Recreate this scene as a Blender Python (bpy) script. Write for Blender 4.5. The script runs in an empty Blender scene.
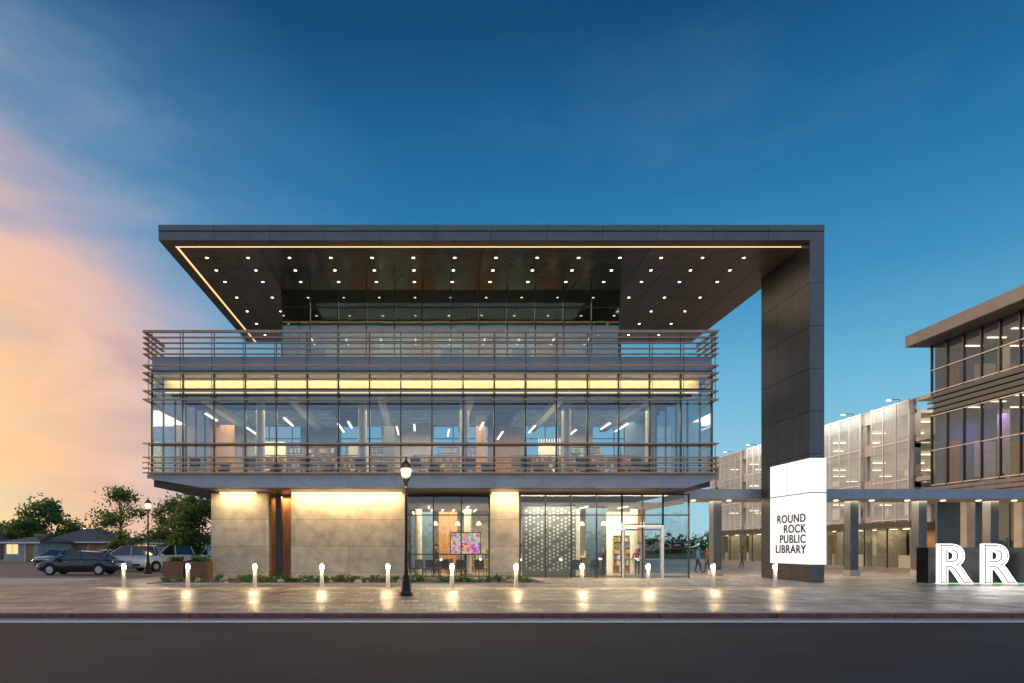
import bpy, math, random
from mathutils import Vector, Matrix
random.seed(7)
R=math.radians
scene=bpy.context.scene
F=682.67; VX=425; VY=547; CH=1.7
def PX(x,d): return (x-VX)*d/F
def PZ(y,d): return CH+(VY-y)*d/F
def lin(r,g,b):
    f=lambda c:(c/255/12.92) if c/255<=0.04045 else ((c/255+0.055)/1.055)**2.4
    return (f(r),f(g),f(b),1)
# ---------------------------------------------------------------- materials
def nt(m):
    m.use_nodes=True; t=m.node_tree; t.nodes.clear(); return t
def mat(name,col,rough=0.6,metal=0.0,nscale=3.0,namt=0.12,bump=0.0,bscale=40,stretch=(1,1,1),spec=0.5,coat=0):
    m=bpy.data.materials.new(name); t=nt(m); N=t.nodes; L=t.links
    o=N.new('ShaderNodeOutputMaterial'); p=N.new('ShaderNodeBsdfPrincipled'); L.new(p.outputs[0],o.inputs[0])
    tc=N.new('ShaderNodeTexCoord'); mp=N.new('ShaderNodeMapping'); mp.inputs['Scale'].default_value=stretch
    L.new(tc.outputs['Object'],mp.inputs[0])
    n=N.new('ShaderNodeTexNoise'); n.inputs['Scale'].default_value=nscale; n.inputs['Detail'].default_value=6
    L.new(mp.outputs[0],n.inputs['Vector'])
    r=N.new('ShaderNodeValToRGB'); c=Vector(col[:3])
    r.color_ramp.elements[0].position=0.3; r.color_ramp.elements[1].position=0.7
    r.color_ramp.elements[0].color=(*(c*(1-namt)),1); r.color_ramp.elements[1].color=(*(c*(1+namt)),1)
    L.new(n.outputs[0],r.inputs[0]); L.new(r.outputs[0],p.inputs['Base Color'])
    mr=N.new('ShaderNodeMapRange'); mr.inputs['To Min'].default_value=max(0.02,rough-0.1); mr.inputs['To Max'].default_value=min(1,rough+0.1)
    L.new(n.outputs[0],mr.inputs[0]); L.new(mr.outputs[0],p.inputs['Roughness'])
    p.inputs['Metallic'].default_value=metal; p.inputs['Specular IOR Level'].default_value=spec
    if coat: p.inputs['Coat Weight'].default_value=coat
    if bump:
        n2=N.new('ShaderNodeTexNoise'); n2.inputs['Scale'].default_value=bscale; n2.inputs['Detail'].default_value=4
        L.new(mp.outputs[0],n2.inputs['Vector'])
        b=N.new('ShaderNodeBump'); b.inputs['Strength'].default_value=bump; b.inputs['Distance'].default_value=0.02
        L.new(n2.outputs[0],b.inputs['Height']); L.new(b.outputs[0],p.inputs['Normal'])
    return m
def emis(name,col,s,sample=False):
    m=bpy.data.materials.new(name); t=nt(m); N=t.nodes
    o=N.new('ShaderNodeOutputMaterial'); e=N.new('ShaderNodeEmission'); t.links.new(e.outputs[0],o.inputs[0])
    e.inputs[0].default_value=(*col[:3],1); e.inputs[1].default_value=s
    if not sample:
        try: m.cycles.emission_sampling='NONE'
        except Exception: pass
    return m
def glass(name,tint,base=0.15,refl=(1,1,1),rough=0.0):
    m=bpy.data.materials.new(name); t=nt(m); N=t.nodes; L=t.links
    o=N.new('ShaderNodeOutputMaterial'); mx=N.new('ShaderNodeMixShader'); tr=N.new('ShaderNodeBsdfTransparent'); g=N.new('ShaderNodeBsdfGlossy')
    tr.inputs[0].default_value=(*tint,1); g.inputs[0].default_value=(*refl,1); g.inputs['Roughness'].default_value=rough
    # Schlick reflectance of a thin pane (same from both faces)
    ge=N.new('ShaderNodeNewGeometry'); d=N.new('ShaderNodeVectorMath'); d.operation='DOT_PRODUCT'; L.new(ge.outputs['Incoming'],d.inputs[0]); L.new(ge.outputs['Normal'],d.inputs[1])
    ab=N.new('ShaderNodeMath'); ab.operation='ABSOLUTE'; L.new(d.outputs['Value'],ab.inputs[0])
    om=N.new('ShaderNodeMath'); om.operation='SUBTRACT'; om.inputs[0].default_value=1; L.new(ab.outputs[0],om.inputs[1])
    pw=N.new('ShaderNodeMath'); pw.operation='POWER'; pw.inputs[1].default_value=5; L.new(om.outputs[0],pw.inputs[0])
    a=N.new('ShaderNodeMath'); a.operation='MULTIPLY_ADD'; a.use_clamp=True; a.inputs[1].default_value=0.8; a.inputs[2].default_value=base+0.04
    L.new(pw.outputs[0],a.inputs[0]); L.new(a.outputs[0],mx.inputs[0]); L.new(tr.outputs[0],mx.inputs[1]); L.new(g.outputs[0],mx.inputs[2]); L.new(mx.outputs[0],o.inputs[0])
    n=N.new('ShaderNodeTexNoise'); n.inputs['Scale'].default_value=0.6; b=N.new('ShaderNodeBump'); b.inputs['Strength'].default_value=0.08; b.inputs['Distance'].default_value=0.05
    tc=N.new('ShaderNodeTexCoord'); L.new(tc.outputs['Object'],n.inputs['Vector']); L.new(n.outputs[0],b.inputs['Height']); L.new(b.outputs[0],g.inputs['Normal'])
    return m
def brickmat(name,c1,c2,cm,w,h,mort,rough,vert=False,bump=0.3,big=0.25,spec=0.5,coarse=0.0):
    m=bpy.data.materials.new(name); t=nt(m); N=t.nodes; L=t.links
    o=N.new('ShaderNodeOutputMaterial'); p=N.new('ShaderNodeBsdfPrincipled'); L.new(p.outputs[0],o.inputs[0])
    tc=N.new('ShaderNodeTexCoord'); br=N.new('ShaderNodeTexBrick')
    br.inputs['Color1'].default_value=(*c1,1); br.inputs['Color2'].default_value=(*c2,1); br.inputs['Mortar'].default_value=(*cm,1)
    br.inputs['Scale'].default_value=1; br.inputs['Brick Width'].default_value=w; br.inputs['Row Height'].default_value=h; br.inputs['Mortar Size'].default_value=mort
    if vert:
        s=N.new('ShaderNodeSeparateXYZ'); cb=N.new('ShaderNodeCombineXYZ'); L.new(tc.outputs['Object'],s.inputs[0]); L.new(s.outputs[0],cb.inputs[0]); L.new(s.outputs[2],cb.inputs[1]); L.new(cb.outputs[0],br.inputs['Vector'])
    else: L.new(tc.outputs['Object'],br.inputs['Vector'])
    n=N.new('ShaderNodeTexNoise'); n.inputs['Scale'].default_value=0.5; n.inputs['Detail'].default_value=10; n.inputs['Roughness'].default_value=0.72; L.new(tc.outputs['Object'],n.inputs['Vector'])
    mr=N.new('ShaderNodeMapRange'); mr.inputs[1].default_value=0.3; mr.inputs[2].default_value=0.7; mr.inputs[3].default_value=1-big; mr.inputs[4].default_value=1+big; L.new(n.outputs[0],mr.inputs[0])
    mx=N.new('ShaderNodeMix'); mx.data_type='RGBA'; mx.blend_type='MULTIPLY'; mx.inputs[0].default_value=1
    L.new(br.outputs[0],mx.inputs[6]); L.new(mr.outputs[0],mx.inputs[7]); fin=mx.outputs[2]
    if coarse:
        b2=N.new('ShaderNodeTexBrick'); b2.inputs['Color1'].default_value=(1+coarse,1+coarse,1+coarse,1); b2.inputs['Color2'].default_value=(1-coarse,1-coarse*1.02,1-coarse,1); b2.inputs['Mortar'].default_value=(0.5,0.45,0.45,1)
        b2.inputs['Scale'].default_value=1; b2.inputs['Brick Width'].default_value=0.8; b2.inputs['Row Height'].default_value=0.8; b2.inputs['Mortar Size'].default_value=0.03; L.new(tc.outputs['Object'],b2.inputs['Vector'])
        m3=N.new('ShaderNodeMix'); m3.data_type='RGBA'; m3.blend_type='MULTIPLY'; m3.inputs[0].default_value=1; L.new(fin,m3.inputs[6]); L.new(b2.outputs[0],m3.inputs[7]); fin=m3.outputs[2]
    L.new(fin,p.inputs['Base Color'])
    m2=N.new('ShaderNodeMapRange'); m2.inputs[1].default_value=0.3; m2.inputs[2].default_value=0.7; m2.inputs[3].default_value=rough-0.15; m2.inputs[4].default_value=rough+0.15; L.new(n.outputs[0],m2.inputs[0]); L.new(m2.outputs[0],p.inputs['Roughness'])
    p.inputs['Specular IOR Level'].default_value=spec
    b=N.new('ShaderNodeBump'); b.inputs['Strength'].default_value=bump; b.inputs['Distance'].default_value=0.006; b.invert=True
    L.new(br.outputs['Fac'],b.inputs['Height']); L.new(b.outputs[0],p.inputs['Normal'])
    return m
M={}
M['fascia']=mat('fascia_metal',(0.125,0.135,0.15),0.42,0.2,1.2,0.15)
M['darkpanel']=mat('dark_metal_panel',(0.06,0.056,0.056),0.36,0.2,0.8,0.3)
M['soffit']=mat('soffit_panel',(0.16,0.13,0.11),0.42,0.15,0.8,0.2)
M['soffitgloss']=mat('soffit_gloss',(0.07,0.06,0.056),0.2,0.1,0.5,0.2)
M['seam']=mat('seam_dark',(0.008,0.008,0.009),0.8)
M['bronze']=mat('bronze_louver',(0.48,0.29,0.20),0.45,0.1,2,0.15)
M['mullion']=mat('mullion',(0.05,0.055,0.06),0.4,0.4)
M['alu']=mat('aluminium',(0.35,0.37,0.4),0.4,0.6)
M['band']=mat('metal_band',(0.34,0.39,0.46),0.42,0.2,1.5,0.1)
M['stone']=mat('limestone',(0.58,0.49,0.37),0.75,0,2.2,0.22,0.3,60)
M['stone2']=mat('limestone_b',(0.51,0.43,0.33),0.75,0,2.2,0.22,0.3,60)
M['wood']=mat('wood_panel',(0.36,0.18,0.08),0.5,0,6,0.3,stretch=(1,1,0.15))
M['intwall']=mat('interior_wall',(0.5,0.47,0.42),0.8)
M['intblue']=mat('interior_blue',(0.10,0.16,0.24),0.8)
M['intdark']=mat('interior_dark',(0.07,0.08,0.09),0.7)
M['pattern']=mat('pattern_panel',(0.16,0.17,0.18),0.6)
M['ceil']=mat('ceiling',(0.42,0.41,0.39),0.85)
M['ceildark']=mat('ceiling_dark',(0.11,0.11,0.11),0.85)
M['floor']=mat('interior_floor',(0.22,0.19,0.16),0.35)
M['cream']=mat('cream_bulkhead',(0.75,0.66,0.44),0.7)
M['black']=mat('black_metal',(0.012,0.012,0.013),0.35,0.4)
M['rubber']=mat('rubber',(0.015,0.015,0.015),0.85)
M['concrete']=mat('concrete',(0.42,0.40,0.37),0.8,0,1.2,0.18,0.2,50)
M['white']=mat('white_paint',(0.75,0.76,0.76),0.55,0,3,0.05)
M['kerb']=mat('kerb_red_paint',(0.2,0.075,0.055),0.7,0,5,0.35)
M['corten']=mat('corten_steel',(0.2,0.085,0.045),0.7,0,5,0.3)
M['steel']=mat('stainless',(0.5,0.5,0.5),0.38,0.5)
M['glass']=glass('facade_glass',(0.76,0.81,0.82),0.09,(0.8,0.92,1))
M['glassoff']=glass('office_glass',(0.80,0.81,0.82),0.06,(0.6,0.75,0.95))
M['glassclear']=glass('clear_glass',(0.87,0.9,0.88),0.02)
M['glassdark']=glass('dark_glass',(0.66,0.70,0.66),0.11,(0.75,0.85,0.9))
M['railglass']=glass('rail_glass',(0.9,0.94,0.94),0.0)
M['led']=emis('led_warm',(1,0.58,0.24),1.6,True)
M['cove']=emis('cove_light',(1,0.80,0.46),2.4)
M['cove2']=emis('clerestory_light',(1,0.74,0.34),2.0)
M['down']=emis('downlight',(1,0.86,0.62),10)
M['striplt']=emis('strip_light',(1,0.84,0.56),5)
M['sign']=emis('sign_white',(1,0.98,0.95),1.15,True)
M['num']=emis('number_added_glow',(1,0.98,0.95),0.85)  # glow added to unlit white digits so they stay readable
M['neon']=emis('letter_white',(1,0.98,0.92),2.6)
M['green']=emis('green_led',(0.15,1,0.2),1.6,True)
M['lamp']=emis('lamp_glow',(1,0.7,0.34),4.5)
M['bol']=emis('bollard_glow',(1,0.86,0.6),30)
# ---------------------------------------------------------------- builder
class B:
    def __init__(s,name,loc=(0,0,0)):
        s.name=name; s.loc=Vector(loc); s.p={}
    def g(s,part,m):
        k=(part,m)
        if k not in s.p: s.p[k]=([],[])
        return s.p[k]
    def mesh(s,part,m,vs,fs):
        V,Fc=s.g(part,m); o=len(V); V.extend(vs); Fc.extend([tuple(i+o for i in f) for f in fs])
    def box(s,part,m,x0,x1,y0,y1,z0,z1):
        if x1<x0:x0,x1=x1,x0
        if y1<y0:y0,y1=y1,y0
        if z1<z0:z0,z1=z1,z0
        s.mesh(part,m,[(x0,y0,z0),(x1,y0,z0),(x1,y1,z0),(x0,y1,z0),(x0,y0,z1),(x1,y0,z1),(x1,y1,z1),(x0,y1,z1)],
          [(0,3,2,1),(4,5,6,7),(0,1,5,4),(1,2,6,5),(2,3,7,6),(3,0,4,7)])
    def lathe(s,part,m,cx,cy,prof,n=16):
        vs=[];fs=[]
        for r,z in prof:
            for i in range(n):
                a=2*math.pi*i/n; vs.append((cx+r*math.cos(a),cy+r*math.sin(a),z))
        for j in range(len(prof)-1):
            for i in range(n):
                k=(i+1)%n; fs.append((j*n+i,j*n+k,(j+1)*n+k,(j+1)*n+i))
        fs.append(tuple(range(n-1,-1,-1))); fs.append(tuple((len(prof)-1)*n+i for i in range(n)))
        s.mesh(part,m,vs,fs)
    def tube(s,part,m,a,b,r0,r1=None,n=8):
        r1=r0 if r1 is None else r1; a=Vector(a);b=Vector(b);d=(b-a).normalized()
        u=d.orthogonal().normalized(); w=d.cross(u); vs=[];fs=[]
        for P,r in((a,r0),(b,r1)):
            for i in range(n):
                t=2*math.pi*i/n; vs.append(tuple(P+u*r*math.cos(t)+w*r*math.sin(t)))
        for i in range(n):
            k=(i+1)%n; fs.append((i,k,n+k,n+i))
        fs.append(tuple(range(n-1,-1,-1))); fs.append(tuple(range(n,2*n)))
        s.mesh(part,m,vs,fs)
    def finish(s,bevel=0,smooth=False,single=False):
        objs=[]
        root=bpy.data.objects.new(s.name,None); root.location=s.loc; scene.collection.objects.link(root); root.empty_display_size=0.3
        merged={}
        for (part,m),(V,Fc) in s.p.items(): merged.setdefault(part,[]).append((m,V,Fc))
        for part,lst in merged.items():
            V=[];Fs=[];mi=[];mats=[]
            for m,v,f in lst:
                o=len(V); V+= [tuple(Vector(q)-s.loc) for q in v]; Fs+=[tuple(i+o for i in ff) for ff in f]; mi+=[len(mats)]*len(f); mats.append(m)
            me=bpy.data.meshes.new(part); me.from_pydata(V,[],Fs)
            for m in mats: me.materials.append(M[m] if isinstance(m,str) else m)
            me.polygons.foreach_set('material_index',mi)
            if smooth: me.polygons.foreach_set('use_smooth',[True]*len(Fs))
            me.update()
            ob=bpy.data.objects.new(part,me); ob.parent=root; scene.collection.objects.link(ob); objs.append(ob)
            if bevel:
                md=ob.modifiers.new('bev','BEVEL'); md.width=bevel; md.segments=2; md.limit_method='ANGLE'
        s.root=root; s.objs=objs; return root
def instance(root,loc,rz=0,name=None):
    r=bpy.data.objects.new(name or root.name,None); r.location=loc; r.rotation_euler[2]=rz; r.empty_display_size=0.3; scene.collection.objects.link(r)
    for c in list(root.children):
        o=c.copy(); o.parent=r; scene.collection.objects.link(o)
    return r
def single(name,m,vs,fs,loc=(0,0,0)):
    me=bpy.data.meshes.new(name); me.from_pydata(vs,[],fs); me.materials.append(M[m] if isinstance(m,str) else m); me.update()
    ob=bpy.data.objects.new(name,me); ob.location=loc; scene.collection.objects.link(ob); return ob
def sheet(name,m,x0,x1,y0,y1,z): return single(name,m,[(x0,y0,z),(x1,y0,z),(x1,y1,z),(x0,y1,z)],[(0,1,2,3)])
def area(name,loc,sx,sy,e,col,rot=(0,0,0),parent=None):
    l=bpy.data.lights.new(name,'AREA'); l.shape='RECTANGLE'; l.size=sx; l.size_y=sy; l.energy=e; l.color=col
    o=bpy.data.objects.new(name,l); o.location=loc; o.rotation_euler=rot; scene.collection.objects.link(o)
    if parent: o.parent=parent; o.location=Vector(loc)-parent.location
    return o
WARM=(1,0.78,0.5)
# ---------------------------------------------------------------- world
w=bpy.data.worlds.new("World"); scene.world=w; w.use_nodes=True; t=w.node_tree; N=t.nodes; L=t.links; N.clear()
out=N.new('ShaderNodeOutputWorld'); bg=N.new('ShaderNodeBackground'); 
tc=N.new('ShaderNodeTexCoord'); nrm=N.new('ShaderNodeVectorMath'); nrm.operation='NORMALIZE'; L.new(tc.outputs['Generated'],nrm.inputs[0])
sep=N.new('ShaderNodeSeparateXYZ'); L.new(nrm.outputs[0],sep.inputs[0])
def ramp(stops,inp):
    r=N.new('ShaderNodeValToRGB'); e=r.color_ramp.elements
    while len(e)<len(stops): e.new(0.5)
    for i,(p,c) in enumerate(stops): e[i].position=p; e[i].color=c
    L.new(inp,r.inputs[0]); return r
base=ramp([(0,lin(170,208,222)),(0.09,lin(150,204,226)),(0.2,lin(112,184,217)),(0.33,lin(58,142,190)),(0.45,lin(34,112,164)),(0.6,lin(17,74,120)),(1,lin(10,46,86))],sep.outputs[2])
mp=N.new('ShaderNodeMapping'); mp.inputs['Scale'].default_value=(1.0,1.0,3.0); mp.inputs['Rotation'].default_value=(0,R(14),0); L.new(nrm.outputs[0],mp.inputs[0])
no=N.new('ShaderNodeTexNoise'); no.inputs['Scale'].default_value=3.0; no.inputs['Detail'].default_value=6; no.inputs['Roughness'].default_value=0.5; no.inputs['Distortion'].default_value=0.5; L.new(mp.outputs[0],no.inputs['Vector'])
az=R(-42); el=R(6); S=Vector((math.sin(az)*math.cos(el),math.cos(az)*math.cos(el),math.sin(el)))
dt=N.new('ShaderNodeVectorMath'); dt.operation='DOT_PRODUCT'; dt.inputs[1].default_value=S; L.new(nrm.outputs[0],dt.inputs[0])
m1=N.new('ShaderNodeMath'); m1.operation='MULTIPLY_ADD'; m1.inputs[1].default_value=0.16; m1.inputs[2].default_value=-0.072; L.new(no.outputs[0],m1.inputs[0])
gd=N.new('ShaderNodeMath'); gd.operation='ADD'; L.new(dt.outputs['Value'],gd.inputs[0]); L.new(m1.outputs[0],gd.inputs[1])
def g4(v): return (v,v,v,1)
gc=ramp([(0.8,lin(95,150,190)),(0.87,lin(135,168,196)),(0.915,lin(190,178,192)),(0.95,lin(243,196,172)),(0.98,lin(255,203,150)),(1,lin(255,222,165))],gd.outputs[0])
ga=ramp([(0.74,g4(0)),(0.84,g4(0.22)),(0.90,g4(0.64)),(0.95,g4(0.93)),(1,g4(1))],gd.outputs[0])
mx=N.new('ShaderNodeMix'); mx.data_type='RGBA'; L.new(ga.outputs[0],mx.inputs[0]); L.new(base.outputs[0],mx.inputs[6]); L.new(gc.outputs[0],mx.inputs[7])
cl=ramp([(0.46,g4(0)),(0.60,g4(0.75))],no.outputs[0])
cm=ramp([(0.86,g4(0)),(0.93,g4(1)),(1,g4(0.6))],dt.outputs['Value'])
hz=ramp([(0.0,g4(0.1)),(0.10,g4(0.8)),(0.26,g4(0.8)),(0.42,g4(0))],sep.outputs[2])
a1=N.new('ShaderNodeMath'); a1.operation='MULTIPLY'; L.new(cl.outputs[0],a1.inputs[0]); L.new(cm.outputs[0],a1.inputs[1])
a2=N.new('ShaderNodeMath'); a2.operation='MULTIPLY'; L.new(a1.outputs[0],a2.inputs[0]); L.new(hz.outputs[0],a2.inputs[1])
mx2=N.new('ShaderNodeMix'); mx2.data_type='RGBA'; L.new(a2.outputs[0],mx2.inputs[0]); L.new(mx.outputs[2],mx2.inputs[6]); mx2.inputs[7].default_value=lin(160,146,178)
mp3=N.new('ShaderNodeMapping'); mp3.inputs['Scale'].default_value=(1,1,2.6); mp3.inputs['Location'].default_value=(3,1,2); L.new(nrm.outputs[0],mp3.inputs[0])
n3=N.new('ShaderNodeTexNoise'); n3.inputs['Scale'].default_value=2.0; n3.inputs['Detail'].default_value=8; n3.inputs['Roughness'].default_value=0.6; L.new(mp3.outputs[0],n3.inputs['Vector'])
c3=ramp([(0.55,g4(0)),(0.8,g4(0.14))],n3.outputs[0])
mx3=N.new('ShaderNodeMix'); mx3.data_type='RGBA'; L.new(c3.outputs[0],mx3.inputs[0]); L.new(mx2.outputs[2],mx3.inputs[6]); mx3.inputs[7].default_value=lin(128,160,190)
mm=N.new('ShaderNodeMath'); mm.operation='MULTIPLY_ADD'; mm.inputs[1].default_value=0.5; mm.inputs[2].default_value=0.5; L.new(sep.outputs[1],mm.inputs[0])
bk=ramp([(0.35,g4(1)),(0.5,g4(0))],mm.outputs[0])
bz=ramp([(0,(0.80,0.80,0.86,1)),(0.12,(0.55,0.68,0.86,1)),(0.3,(0.42,0.58,0.80,1)),(0.6,(0.42,0.56,0.78,1)),(1,(0.12,0.24,0.42,1))],sep.outputs[2])  # sky behind the camera, with brightness added to light the facade
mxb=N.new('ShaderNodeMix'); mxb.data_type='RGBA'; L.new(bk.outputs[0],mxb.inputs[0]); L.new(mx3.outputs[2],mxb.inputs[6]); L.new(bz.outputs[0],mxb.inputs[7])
saz=R(-62); sel=R(10); S2=Vector((math.sin(saz)*math.cos(sel),math.cos(saz)*math.cos(sel),math.sin(sel)))
sky=N.new('ShaderNodeTexSky'); sky.sky_type='NISHITA'; sky.sun_disc=False; sky.sun_elevation=sel; sky.sun_rotation=saz
vs=N.new('ShaderNodeVectorMath'); vs.operation='SCALE'; vs.inputs['Scale'].default_value=0.004; L.new(sky.outputs[0],vs.inputs[0])
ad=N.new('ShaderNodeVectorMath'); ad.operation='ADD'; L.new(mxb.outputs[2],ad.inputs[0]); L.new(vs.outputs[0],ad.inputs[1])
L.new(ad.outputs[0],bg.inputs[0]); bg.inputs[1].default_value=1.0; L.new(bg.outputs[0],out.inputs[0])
sl=bpy.data.lights.new('sun','SUN'); sl.energy=2.3; sl.angle=R(6); sl.color=(1,0.58,0.32)
so=bpy.data.objects.new('sun',sl); so.rotation_euler=(-S2).to_track_quat('-Z','Y').to_euler(); scene.collection.objects.link(so)
# ---------------------------------------------------------------- ground
M['grass']=mat('grass',(0.06,0.09,0.03),0.9,0,0.6,0.4,0.3,30)
M['asphalt']=mat('asphalt',(0.034,0.038,0.046),0.8,0,0.5,0.35,0.5,120,spec=0.25)
M['asphalt2']=mat('asphalt_lot',(0.16,0.14,0.125),0.8,0,0.5,0.25,0.3,60)
M['paver']=brickmat('pavers',(0.50,0.39,0.29),(0.24,0.19,0.15),(0.12,0.10,0.09),0.4,0.4,0.014,0.42,big=0.45,spec=0.5,coarse=0.42)
M['paver2']=brickmat('pavers_grey',(0.22,0.185,0.155),(0.14,0.12,0.105),(0.08,0.07,0.06),0.3,0.3,0.012,0.40,big=0.35,spec=0.5)
M['line']=mat('line_paint',(0.72,0.71,0.68),0.7,0,8,0.2)
M['soil']=mat('mulch',(0.08,0.055,0.04),0.95,0,10,0.4,0.8,60)
sheet('ground','grass',-900,900,-300,1500,-0.16)
sheet('road','asphalt',-300,300,1.0,17.42,-0.13)
sheet('road_marking','line',-300,300,16.5,16.9,-0.124)
kb=B('kerb',(0,17.6,0)); 
x=-90
while x<90:
    kb.box('kerb_stone','kerb',x,x+2.98,17.42,17.58,-0.2,0.002); x+=3
kb.box('gutter','concrete',-90,90,17.05,17.419,-0.2,-0.12)
kb.finish(bevel=0.015)
pl=B('plaza_pavement',(0,38,0))
pl.box('slab','paver',-90,90,17.58,96,-0.2,0.0)
pl.box('kerb_border','concrete',-90,90,17.62,18.0,-0.1,0.004)
for yy in (20.6,26.4,29.6): pl.box('band','paver2',-90,90,yy,yy+0.6,-0.1,0.004)
for i in range(-24,28):
    pl.box('cross_band','paver2',i*2.72-0.2,i*2.72+0.2,21.2,26.4,-0.1,0.004)
    if i*2.72>6 or i*2.72<-13: pl.box('cross_band','paver2',i*2.72-0.2,i*2.72+0.2,30.2,31.2,-0.1,0.004)
pl.finish()
sheet('parking_lot','asphalt2',-90,-15.5,37,64,0.008)
sheet('driveway','concrete',-90,-17,30.4,37,0.008)
sheet('lawn','grass',-90,-15.5,64,96,0.008)
pm=B('parking_lot_markings',(-30,50,0))
for i in range(12): pm.box('bay_line','line',-60+i*2.8,-59.9+i*2.8,50,55,0.0,0.014)
pm.finish()
# ---------------------------------------------------------------- library
lib=B('library_building',(0,36,0))
FY=34.5; XL,XR=-13.8,14.5
CX0,CX1=-12.96,19.42; CY0,CY1=33.2,50; CT,CB=17.35,16.62
lib.box('roof_slab','seam',CX0+0.03,CX1-0.03,CY0+0.03,CY1,CB+0.03,CT-0.03)
n=12; wd=(CX1-CX0)/n
for i in range(n):
    a=CX0+i*wd; lib.box('fascia','fascia',a+0.01,a+wd-0.01,CY0,CY0+0.03,CB+0.0,CB+0.42)
    lib.box('fascia','fascia',a+0.01,a+wd-0.01,CY0-0.05,CY0+0.03,CB+0.45,CT)
n=6; wd=(CY1-CY0)/n
for i in range(n):
    a=CY0+i*wd
    lib.box('fascia','fascia',CX0,CX0+0.03,a+0.006,a+wd-0.006,CB,CT); lib.box('fascia','fascia',CX1-0.03,CX1,a+0.006,a+wd-0.006,CB,CT)
WY=39.6; WX0,WX1=-8.3,11.3
def soff(x0,x1,y0,y1,nx,ny,m):
    dx=(x1-x0)/nx; dy=(y1-y0)/ny
    for i in range(nx):
        for j in range(ny):
            lib.box('soffit',m,x0+i*dx+0.014,x0+(i+1)*dx-0.014,y0+j*dy+0.014,y0+(j+1)*dy-0.014,CB,CB+0.029)
soff(CX0,CX1,CY0+0.03,33.9,18,1,'soffit')
soff(CX0,-12.4,33.9,CY1,1,8,'soffit')
soff(-12.28,WX0,34.0,CY1,3,12,'soffit')
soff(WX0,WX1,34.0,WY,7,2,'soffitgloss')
soff(WX1,CX1,34.0,CY1,5,12,'soffit')
lib.box('led_line','led',-12.4,18.7,33.9,33.98,CB-0.012,CB+0.028)
lib.box('led_line','led',-12.38,-12.29,33.98,CY1,CB-0.012,CB+0.028)
def dl(x,y):
    lib.lathe('downlight_trim','alu',x,y,[(0.10,CB-0.012),(0.10,CB+0.01)],12)
    lib.lathe('downlights','down',x,y,[(0.075,CB-0.016),(0.075,CB)],10)
for j,yy in enumerate((35.2,36.8,38.4,40.8,43.2,45.6,48)):
    xx=-11.25
    while xx<18.2:
        if (yy<39.3 or xx<WX0-0.3 or xx>WX1+0.3): dl(xx,yy)
        xx+=2.13
KX0,KX1=18.72,19.42; KY0,KY1=33.2,38.0
lib.box('portal_column_core','seam',KX0+0.03,KX1-0.03,KY0+0.03,KY1-0.03,0,CB)
nz=8; 
zs=[0.02+ (CB-0.02)*k/nz for k in range(nz+1)]
for k in range(nz):
    z0,z1=zs[k]+0.01,zs[k+1]-0.01
    for q in range(3):
        y0=KY0+0.03+q*(KY1-KY0-0.06)/3; y1=KY0+0.03+(q+1)*(KY1-KY0-0.06)/3
        lib.box('portal_column','darkpanel',KX0,KX0+0.03,y0+0.012,y1-0.012,z0,z1)
        lib.box('portal_column','darkpanel',KX1-0.03,KX1,y0+0.012,y1-0.012,z0,z1)
    lib.box('portal_column','fascia',KX0,KX1,KY0,KY0+0.029,z0,z1)
    lib.box('portal_column','darkpanel',KX0,KX1,KY1-0.029,KY1,z0,z1)
lib.box('third_floor_glass','glassdark',WX0,WX1,WY,WY+0.03,11.25,CB)
lib.box('third_floor_glass','glassdark',WX0,WX0+0.03,WY+0.04,49,11.25,CB)
lib.box('third_floor_glass','glassdark',WX1-0.03,WX1,WY+0.04,49,11.25,CB)
for i in range(13):
    xx=WX0+i*(WX1-WX0)/12; lib.box('third_floor_mullions','mullion',xx-0.03,xx+0.03,WY-0.06,WY+0.05,11.25,CB-0.01)
for zz in (13.6,15.6,): lib.box('third_floor_mullions','mullion',WX0,WX1,WY-0.055,WY+0.045,zz-0.03,zz+0.03)
lib.box('third_floor_core','intwall',WX0+0.1,WX1-0.1,45,45.2,11.25,CB)
for xx in (-5,-1,3,7.5): lib.box('third_floor_core','wood',xx,xx+1.6,44.5,44.99,11.25,15.2)
for xx in (-7.6,1.1,5.6): lib.box('third_floor_core','intblue',xx,xx+1.2,43.8,43.9,11.25,14.4)
for i in range(9): lib.box('third_floor_lights','striplt',-6.9+i*2.1,-6.85+i*2.1,41,42.6,14.3,14.34)
lib.box('terrace_slab','concrete',XL+0.05,XR-0.05,FY+0.12,50,10.5,11.2)
lib.box('floor_slab','intdark',XL+0.05,XR-0.05,FY+0.12,50,4.75,5.4)
nb=18; bw=(XR-XL)/nb
for i in range(nb):
    a=XL+i*bw
    lib.box('slab_band','band',a+0.006,a+bw-0.006,FY,FY+0.1,10.62,11.32)
    lib.box('glazing','glass',a+0.03,a+bw-0.03,FY+0.03,FY+0.05,5.36,10.6)
for i in range(nb+1):
    a=XL+i*bw; lib.box('mullions','mullion',a-0.03,a+0.03,FY-0.05,FY+0.11,5.36,10.61)
    lib.box('rail_posts','mullion',a-0.02,a+0.02,FY-0.02,FY+0.03,11.32,12.6)
for zz in (5.42,6.85,9.15,9.68,10.56): lib.box('mullions','mullion',XL,XR,FY-0.03,FY+0.1,zz-0.03,zz+0.03)
for X in (XL,XR):
    lib.box('glazing','glass',X-0.01,X+0.01,FY+0.12,49,5.36,10.5)
    for k in range(9): lib.box('mullions','mullion',X-0.05,X+0.05,FY+1.7*k+1.5,FY+1.7*k+1.56,5.36,10.5)
LY=34.02
zl=lambda y: PZ(y,LY)
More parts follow.
